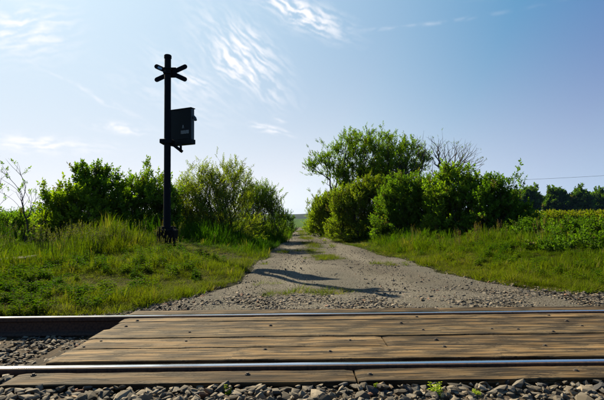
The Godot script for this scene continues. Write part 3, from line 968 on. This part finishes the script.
	plant("leafy_shrub", "golden green shrub in front of the spreading tree's stems", "shrub", gr, 18.5, 362, [[354, 208, 20, 22], [374, 202, 18, 22], [344, 214, 14, 14], [366, 190, 16, 12], [386, 192, 12, 16], [338, 200, 10, 10]],
		{seed = 13, leaves = 3.2, sprig = "small", size = 1.1, colour = Color(0.070, 0.100, 0.012), colour2 = Color(0.125, 0.135, 0.018), stems = 6, spread = 0.9, shoots = [[358, 176], [370, 172], [349, 184]]})
	plant("leafy_shrub", "dense mid green shrub between the golden and the pale shrub", "shrub", gr, 16.5, 408, [[400, 206, 24, 24], [420, 204, 20, 24], [404, 188, 20, 12], [388, 210, 14, 18], [432, 192, 14, 16]],
		{seed = 14, leaves = 3.4, sprig = "small", size = 1.1, colour = Color(0.045, 0.085, 0.010), colour2 = Color(0.085, 0.120, 0.014), stems = 7, spread = 1.0, shoots = [[400, 172], [392, 176], [416, 176], [409, 178], [428, 176]]})
	plant("leafy_shrub", "pale green shrub with a tall pointed top beside the bare tree", "shrub", gr, 15.2, 456, [[452, 198, 18, 24], [446, 180, 9, 14], [470, 202, 18, 24], [462, 180, 10, 12], [440, 206, 14, 18], [480, 190, 12, 13], [434, 196, 10, 14]],
		{seed = 15, leaves = 3.4, sprig = "broad", size = 0.9, colour = Color(0.060, 0.105, 0.012), colour2 = Color(0.11, 0.145, 0.016), stems = 7, spread = 0.9, shoots = [[446, 162], [458, 164], [470, 168], [476, 174], [440, 172], [484, 178]]})
	plant("leafy_shrub", "dark shrub at the hedge's end with a thin arching shoot", "shrub", gr, 14.2, 500, [[500, 206, 18, 20], [486, 204, 16, 22], [512, 214, 14, 18], [494, 190, 12, 9], [478, 212, 12, 18], [522, 226, 12, 12]],
		{seed = 16, leaves = 3.4, sprig = "broad", size = 0.9, colour = Color(0.035, 0.070, 0.010), colour2 = Color(0.065, 0.105, 0.012), stems = 7, spread = 0.9, shoots = [[497, 180], [506, 182], [512, 176], [516, 170], [520, 167], [522, 180], [518, 188], [524, 192]]})
	var gb := "bramble thickets on the right verge"
	var br := {stem = 0.15, stems = 9, spread = 1.0, leaves = 3.4, colour = Color(0.030, 0.060, 0.008), colour2 = Color(0.060, 0.095, 0.010), step = 0.2, fill = 1.6, spikes = 10}
	plant("bramble_bush", "low dark bramble mound next to the hedge's end", "bramble", gb, 11.4, 540, [[542, 236, 22, 11], [524, 238, 16, 12], [558, 234, 16, 11]], br.merged({seed = 17}))
	plant("bramble_bush", "wide low bramble mound between two others, before the yellow field", "bramble", gb, 10.2, 586, [[580, 236, 22, 12], [602, 235, 22, 13], [560, 240, 16, 10]], br.merged({seed = 18}))
	plant("bramble_bush", "bramble mound reaching down towards the gravel", "bramble", gb, 8.9, 604, [[600, 247, 24, 11], [574, 250, 20, 9], [628, 244, 22, 14], [552, 253, 12, 7]], br.merged({seed = 19}))
	# far trees behind the yellow field
	var k := 0
	for e in [[527, 203, 13, 14, 118.0], [556, 203, 12.5, 14, 121.0], [580, 204, 11.5, 14, 117.0], [602, 204, 11.5, 13, 122.0], [510, 205, 9, 11, 124.0]]:
		plant("field_tree", ["round-crowned far tree right beside the hedge's end", "round-crowned far tree, second from the hedge's end", "round-crowned far tree, third from the hedge's end", "round-crowned far tree, fourth from the hedge's end", "smaller far tree mostly hidden behind the hedge's end"][k], "tree", "trees behind the yellow field", e[4], e[0],
			[[e[0], e[1] - 3, e[2] * 0.85, e[3] * 0.75], [e[0] - 5, e[1] + 3, e[2] * 0.6, e[3] * 0.6], [e[0] + 5, e[1] + 2, e[2] * 0.6, e[3] * 0.65], [e[0], e[1] + 6, e[2] * 0.8, e[3] * 0.5]],
			{seed = 30 + k, stems = 1, stem = 1.6, step = 1.0, deep = 3.4, twig = 0.03, leaves = 4.0, sprig = "far", leaf_load = 8.0, gaps = -0.5, colour = Color(0.030, 0.055, 0.012), colour2 = Color(0.05, 0.08, 0.016)})
		k += 1

# ------------------------------------------------------------------ grass and weeds
func tuft(blades: int, spread: float, height: float, width: float, seed_: int, bend := 0.5) -> ArrayMesh:
	var q := RandomNumberGenerator.new()
	q.seed = seed_
	var s := Soup.new()
	for k in blades:
		var a := q.randf_range(0, TAU)
		var rr := spread * sqrt(q.randf())
		var b := Vector3(cos(a) * rr, -0.01, sin(a) * rr)
		var out := Vector3(cos(a + q.randf_range(-1, 1)), 0, sin(a + q.randf_range(-1, 1)))
		var h := height * q.randf_range(0.45, 1.0)
		var lean := q.randf_range(0.05, bend) * h
		var side := out.cross(Vector3.UP).rotated(Vector3.UP, q.randf_range(-1.2, 1.2)).normalized() * width * q.randf_range(0.6, 1.2)
		var p1 := b + Vector3.UP * h * 0.45 + out * lean * 0.25
		var p2 := b + Vector3.UP * h * 0.82 + out * lean * 0.65
		var p3 := b + Vector3.UP * h * q.randf_range(0.85, 1.0) + out * lean * 1.15
		s.quad(b - side, b + side, p1 + side * 0.85, p1 - side * 0.85)
		s.quad(p1 - side * 0.85, p1 + side * 0.85, p2 + side * 0.55, p2 - side * 0.55)
		s.tri(p2 - side * 0.55, p2 + side * 0.55, p3)
	return s.mesh()

func weed_mesh(seed_: int) -> ArrayMesh:      # an upright leafy weed
	var q := RandomNumberGenerator.new()
	q.seed = seed_
	var s := Soup.new()
	for st in 6:
		var a0 := q.randf_range(0, TAU)
		var foot := Vector3(cos(a0), 0, sin(a0)) * q.randf_range(0.05, 0.22)
		var H := q.randf_range(0.35, 0.8)
		s.tube(PackedVector3Array([foot, foot * 1.6 + Vector3(0, H, 0)]), PackedFloat32Array([0.006, 0.003]), 3)
		for k in 9:
			var f := (k + 1.0) / 9.0
			for e in 2:
				var a := a0 + k * 1.57 + e * PI
				var d := Vector3(cos(a), q.randf_range(-0.1, 0.45), sin(a)).normalized()
				var b := foot * (1.0 + 0.6 * f) + Vector3(0, H * f, 0)
				var L := 0.30 * (1.1 - f * 0.55) * q.randf_range(0.8, 1.2)
				var side := d.cross(Vector3.UP).normalized() * L * 0.24
				var mid := b + d * L * 0.45
				var tip := b + d * L - Vector3.UP * L * 0.25
				s.tri(b, mid + side + Vector3.UP * L * 0.06, tip)
				s.tri(b, tip, mid - side + Vector3.UP * L * 0.06)
	return s.mesh()

func seed_stalk_mesh(seed_: int) -> ArrayMesh:   # flowering grass: thin stems with airy heads
	var q := RandomNumberGenerator.new()
	q.seed = seed_
	var s := Soup.new()
	for k in 7:
		var a := q.randf_range(0, TAU)
		var b := Vector3(cos(a), 0, sin(a)) * q.randf_range(0.0, 0.08)
		var top := b + Vector3(cos(a) * q.randf_range(0.02, 0.2), q.randf_range(0.7, 1.0), sin(a) * q.randf_range(0.02, 0.2))
		s.tube(PackedVector3Array([b, b.lerp(top, 0.6) + Vector3(0, 0.03, 0), top]), PackedFloat32Array([0.004, 0.003, 0.002]), 3)
		for j in 16:
			var f := 0.72 + 0.28 * j / 16.0
			var p := b.lerp(top, f)
			var d := Vector3(q.randf_range(-1, 1), q.randf_range(0.2, 1.2), q.randf_range(-1, 1)).normalized()
			var side := d.cross(Vector3.UP).normalized() * 0.007
			s.tri(p - side, p + d * 0.05, p + side)
	return s.mesh()

func clump(x: float, z: float, cx: float, cz: float, rx: float, rz: float) -> float:
	return exp(-pow((x - cx) / rx, 2.0) - pow((z - cz) / rz, 2.0))

func make_grass() -> void:
	rng.seed = 4242
	var short_x := {}
	for k in ["left", "right", "tall_left", "tall_right"]: short_x[k] = [[], []]
	var weeds := [[], []]
	var stalk := [[], []]
	var dry := [[], []]
	var z := 4.72
	while z < 48.0:
		var cell := clampf(0.0088 * z, 0.052, 0.30)
		var lim := minf(z * 0.74 + 2.6, 18.0)      # a little past the frame
		var x := -lim
		while x < lim:
			x += cell
			var qx := x + r(-0.5, 0.5) * cell
			var qz := z + r(-0.5, 0.5) * cell
			if qz < 4.70: continue
			var rl := road_l(qz)
			var rr := road_r(qz)
			var left := qx < rl + r(-0.1, 0.12)
			var right := qx > rr - r(-0.1, 0.15)
			var n := n1.get_noise_2d(qx * 32.0, qz * 32.0)
			var nb := n1.get_noise_2d(qx * 9.0 + 400.0, qz * 9.0)
			var mid_strip := false
			if not left and not right:
				var mid := lerpf(rl, rr, 0.47)
				mid_strip = (absf(qx - mid) < 0.24 and qz > 9.0 and n > 0.10 - 0.25 * ss(10.0, 26.0, qz))
				if not mid_strip and not (n > 0.34 and rng.randf() < 0.25): continue
			if qz < gravel_far(qx) + r(-0.15, 0.25) and qx > -2.3 + r(-0.5, 0.5):
				if n < 0.22 or rng.randf() < 0.5: continue
			var h := 0.095
			var lush := 0.25
			var d := 0.0
			if left:
				d = rl - qx
				h += 0.05 * ss(0.5, 2.0, d) * ss(6.0, 8.0, qz)
				h += 0.20 * ss(10.0, 13.0, qz) * (1.0 - 0.8 * clump(qx, qz, -3.1, 10.6, 0.55, 0.9))
				h += 0.26 * clump(qx, qz, -4.5, 9.9, 0.95, 1.3)
				h += 0.05 * ss(-3.6, -4.8, qx) * ss(5.6, 6.6, qz)
				lush = 0.25 + 0.55 * ss(10.5, 13.0, qz) + 0.25 * ss(-3.4, -4.6, qx) + nb * 0.6
			elif right:
				d = qx - rr
				h += 0.04 * ss(0.2, 1.0, d) + 0.14 * ss(8.5, 12.0, qz) * ss(0.3, 1.4, d)
				lush = 0.45 + 0.3 * ss(0.3, 1.5, d) + nb * 0.6
			else:
				h = 0.05 + 0.04 * ss(10.0, 20.0, qz)
			h *= clampf(1.0 + n * 1.8 + 1.1 * n3.get_noise_2d(qx * 130.0, qz * 130.0), 0.3, 2.3) * r(0.6, 1.3)
			h *= 1.0 - 0.68 * clump(qx, qz, -2.95, 10.0, 0.6, 1.4)      # trodden in front of the post
			if n < -0.36 and h < 0.2 and rng.randf() < 0.3: continue
			var c := Color(0.130, 0.135, 0.013).lerp(Color(0.040, 0.095, 0.006), clampf(lush + r(-0.2, 0.2), 0.0, 1.0))
			if rng.randf() < 0.10 - 0.06 * lush: c = Color(0.20, 0.165, 0.075)
			c = c * r(0.6, 1.25)
			var wide := clampf(h * 3.0, 0.75, 1.1) * clampf(z / 9.0, 0.9, 2.0)
			var b := Basis(Vector3.UP, r(0, TAU)).scaled(Vector3(wide, h / 0.30, wide))
			var key := ("left" if h < 0.2 else "tall_left") if qx < 0.7 else ("right" if h < 0.2 else "tall_right")
			short_x[key][0].append(Transform3D(b, Vector3(qx, gh(qx, qz), -qz)))
			short_x[key][1].append(c)
			# leafy weeds among the grass
			var weedy := ss(-3.0, -4.2, qx) * ss(5.8, 6.8, qz) * ss(11.5, 9.0, qz) + 0.5 * ss(0.6, 2.0, d) * float(right) * ss(8.0, 9.5, qz) + 0.35 * float(left) * ss(11.5, 13.0, qz) * ss(0.8, 2.0, d)
			if qz > 0.0 and rng.randf() < (1.0 - clump(qx, qz, -3.1, 10.3, 0.5, 0.8)) * (weedy * 0.36 + 0.12 * ss(0.3, 1.0, d) + 0.25 * ss(0.2, 0.5, n3.get_noise_2d(qx * 60.0 + 90.0, qz * 60.0)) * ss(0.5, 1.5, d)) * clampf(n * 2.0 + 0.7, 0.0, 1.2) * (cell / 0.06):
				var sc := r(0.10, 0.30)
				weeds[0].append(Transform3D(Basis(Vector3.UP, r(0, TAU)).scaled(Vector3(sc, sc, sc)), Vector3(qx, gh(qx, qz) - 0.01, -qz)))
				weeds[1].append(Color(0.028, 0.072, 0.006).lerp(Color(0.085, 0.120, 0.010), rng.randf()))
			if rng.randf() < 0.15 * clump(qx, qz, -4.5, 9.8, 0.85, 1.3) + 0.003 * float(left and qz > 8.0):
				var sc := r(0.5, 0.95)
				stalk[0].append(Transform3D(Basis(Vector3.UP, r(0, TAU)).scaled(Vector3(sc, sc * 0.85, sc)), Vector3(qx, gh(qx, qz), -qz)))
				stalk[1].append(Color(0.085, 0.110, 0.025).lerp(Color(0.15, 0.14, 0.055), rng.randf()))
			if (right and qz > 10.5 and qz < 16.0 and d > 1.2 and rng.randf() < 0.015) or (left and qz > 11.2 and qz < 14.5 and d > 1.0 and rng.randf() < 0.02):
				var sc := r(0.35, 0.75)
				dry[0].append(Transform3D(Basis(Vector3.UP, r(0, TAU)).scaled(Vector3(sc, sc, sc)), Vector3(qx, gh(qx, qz), -qz)))
				dry[1].append(Color(0.15, 0.105, 0.06) * r(0.6, 1.2))
		z += cell
	var ts := tuft(26, 0.075, 0.30, 0.0036, 50, 1.1)
	var tl := tuft(20, 0.09, 0.30, 0.0042, 51, 0.55)
	tag(copies("grass", ts, M.grass, short_x.left[0], short_x.left[1], self), "short yellow-green turf left of the dirt track and along the rail", "grass", "", "stuff")
	tag(copies("grass", ts, M.grass, short_x.right[0], short_x.right[1], self), "short green turf along the right edge of the dirt track", "grass", "", "stuff")
	tag(copies("tall_grass", tl, M.grass, short_x.tall_left[0], short_x.tall_left[1], self), "tall lush grass round the crossing post and under the left shrubs", "grass", "", "stuff")
	tag(copies("tall_grass", tl, M.grass, short_x.tall_right[0], short_x.tall_right[1], self), "tall lush grass at the foot of the right shrubs", "grass", "", "stuff")
	var wk := [[[], []], [[], []], [[], []]]
	for e in weeds[0].size():
		wk[e % 3][0].append(weeds[0][e])
		wk[e % 3][1].append(weeds[1][e])
	for e in 3:
		tag(copies("leafy_weeds", weed_mesh(60 + 7 * e), M.leaf, wk[e][0], wk[e][1], self), "broad-leaved green weeds growing through the verge grass", "weeds", "verge weeds", "stuff")
	tag(copies("seeding_grass", seed_stalk_mesh(61), M.grass, stalk[0], stalk[1], self), "pale flowering grass stalks in a tall clump by the crossing post", "grass", "", "stuff")
	tag(copies("dry_stalks", seed_stalk_mesh(62), M.grass, dry[0], dry[1], self), "brown dry stalks at the foot of the shrubs", "stalks", "", "stuff")
	# yellow field beyond the brambles
	var ff := [[], []]
	for k in 16000:
		var Z := r(42.0, 112.0)
		var fx := r(14.0 + Z * 0.1, 30.0 + Z * 0.62)
		ff[0].append(Transform3D(Basis(Vector3.UP, r(0, TAU)).scaled(Vector3(1, r(0.8, 1.15), 1)), Vector3(fx, gh(fx, Z), -Z)))
		ff[1].append(Color(0.10, 0.13, 0.012).lerp(Color(0.20, 0.19, 0.012), rng.randf()))
	tag(copies("flowering_crop", sprig(30, 1.15, 0.32, 0.20, 63), M.leaf, ff[0], ff[1], self), "yellow flowering crop field in front of the row of far trees", "field", "", "stuff")
	# single weeds in the stones before the deck
	var k := 0
	for e in [[436, 391, 0.10, "leafy green weed with pointed leaves in the front stones beside a tall pale stone"], [376, 386, 0.06, "small bright green sprout in the front stones near a reddish stone"], [228, 390, 0.07, "low green weed alone in the front stones"], [478, 393, 0.07, "green sprout in the front stones, on the darker end of the row"]]:
		var w := on_plane(e[0], e[1], -0.03)
		var o := part("small_weed", weed_mesh(70 + k), M.grass, self, Transform3D(Basis(Vector3.UP, k * 1.3).scaled(Vector3(e[2] * 1.0, e[2] * 1.0, e[2] * 1.0)), Vector3(w.x, -0.055, w.z)))
		var mw: StandardMaterial3D = M.grass.duplicate()
		mw.albedo_color = lin(0.042, 0.080, 0.010)
		mw.vertex_color_use_as_albedo = false
		o.material_override = mw
		tag(o, e[3], "weed", "weeds in the front ballast")
		k += 1

# ------------------------------------------------------------------ odds and ends
func make_rest() -> void:
	# a concrete cover half sunk in the grass
	var w := on_plane(9, 268, 0.12)
	var s := Soup.new()
	s.box(Transform3D(Basis.from_euler(Vector3(0.04, 0.12, 0.07)), Vector3.ZERO), Vector3(0.75, 0.14, 0.45), 0.015)
	var o := part("concrete_slab", s.mesh(), M.concrete, self, xf(Vector3(w.x, gh(w.x, -w.z) + 0.10, w.z)))
	tag(o, "grey concrete slab half sunk in weeds near the rail", "slab")
	# overhead cable on two poles
	var a := px(470, 181.5, 48.0)
	var b := px(760, 163.5, 44.0)
	var c := thing("overhead_cable", "thin dark overhead cable crossing the sky above the far trees", "cable", "", a)
	s = Soup.new()
	var pts := PackedVector3Array()
	var rad := PackedFloat32Array()
	for k in 25:
		var t := k / 24.0
		pts.append(a.lerp(b, t) - Vector3(0, 4.0 * t * (1.0 - t) * 0.25, 0) - a)
		rad.append(0.014)
	s.tube(pts, rad, 6)
	part("wire", s.mesh(), M.cable, c)
	for e in [a, b]:
		s = Soup.new()
		var g := gh(e.x, -e.z) - 0.3
		s.tube(PackedVector3Array([Vector3(0, g - e.y, 0), Vector3(0, 0.12, 0)]), PackedFloat32Array([0.11, 0.085]), 10, true)
		part("pole", s.mesh(), M.bark, c, xf(e - a))
	# distant hills
	var hx := axis_points([[-2400, 2400, 60]])
	var hz := axis_points([[1100, 2300, 75]])
	var hill := func(x: float, z: float) -> float:
		var f := ss(1100.0, 1700.0, z)
		return -6.0 + f * (30.0 + 16.0 * n1.get_noise_2d(x * 0.09 + 40.0, z * 0.04) + 9.0 * n1.get_noise_2d(x * 0.35, z * 0.3) - 0.012 * (x + 30.0))
	o = part("hills", sheet(hx, hz, hill, func(x, z): return Color(0.018, 0.030, 0.018).lerp(Color(0.035, 0.05, 0.02), n1.get_noise_2d(x * 0.5, z * 0.5) * 0.5 + 0.5)), M.ground, self)
	o.set_meta("kind", "structure")

func _ready() -> void:
	# camera
	var cam := Camera3D.new()
	cam.name = "camera"
	cam.fov = rad_to_deg(2.0 * atan(200.0 / FOC))
	cam.near = 0.05
	cam.far = 6000.0
	cam_basis = Basis.from_euler(Vector3(atan(19.0 / FOC), -0.006, -0.010))
	cam.transform = Transform3D(cam_basis, Vector3(0, EYE, 0))
	add_child(cam)
	cam.current = true
	# sky and exposure
	var env := Environment.new()
	env.background_mode = Environment.BG_SKY
	env.sky = Sky.new()
	env.sky.sky_material = make_sky()
	env.background_energy_multiplier = 0.34
	env.tonemap_mode = Environment.TONE_MAPPER_LINEAR
	env.tonemap_exposure = 3.25
	env.sdfgi_enabled = true
	env.ssao_enabled = true
	env.ssil_enabled = true
	env.fog_enabled = true
	env.fog_density = 0.00006
	env.fog_light_color = Color(0.50, 0.68, 1.0)
	var we := WorldEnvironment.new()
	we.name = "world_environment"
	we.environment = env
	add_child(we)
	# sun: ahead to the left, just outside the frame
	var sun := DirectionalLight3D.new()
	sun.name = "sun"
	sun.light_energy = 1.5
	sun.light_color = Color(1.0, 0.93, 0.80)
	sun.light_angular_distance = 0.5
	sun.shadow_enabled = true
	var az := deg_to_rad(37.3)
	var el := deg_to_rad(35.0)
	sun.basis = Basis.looking_at(Vector3(sin(az) * cos(el), -sin(el), cos(az) * cos(el)), Vector3.UP)
	add_child(sun)

	n1.seed = 3; n1.frequency = 0.01; n1.fractal_octaves = 4
	n2.seed = 8; n2.frequency = 0.02; n2.fractal_octaves = 3
	n3.seed = 21; n3.frequency = 0.02; n3.fractal_octaves = 2
	rng.seed = 1
	make_materials()
	for k in 8: stones.append(make_stone(100 + k))
	print("materials ", Time.get_ticks_msec())
	make_ground()
	rng.seed = 2
	make_ballast()
	rng.seed = 3
	make_rails()
	make_deck()
	print("ground ", Time.get_ticks_msec())
	make_post()
	make_plants()
	print("plants ", Time.get_ticks_msec())
	make_grass()
	make_rest()
	print("done ", Time.get_ticks_msec())
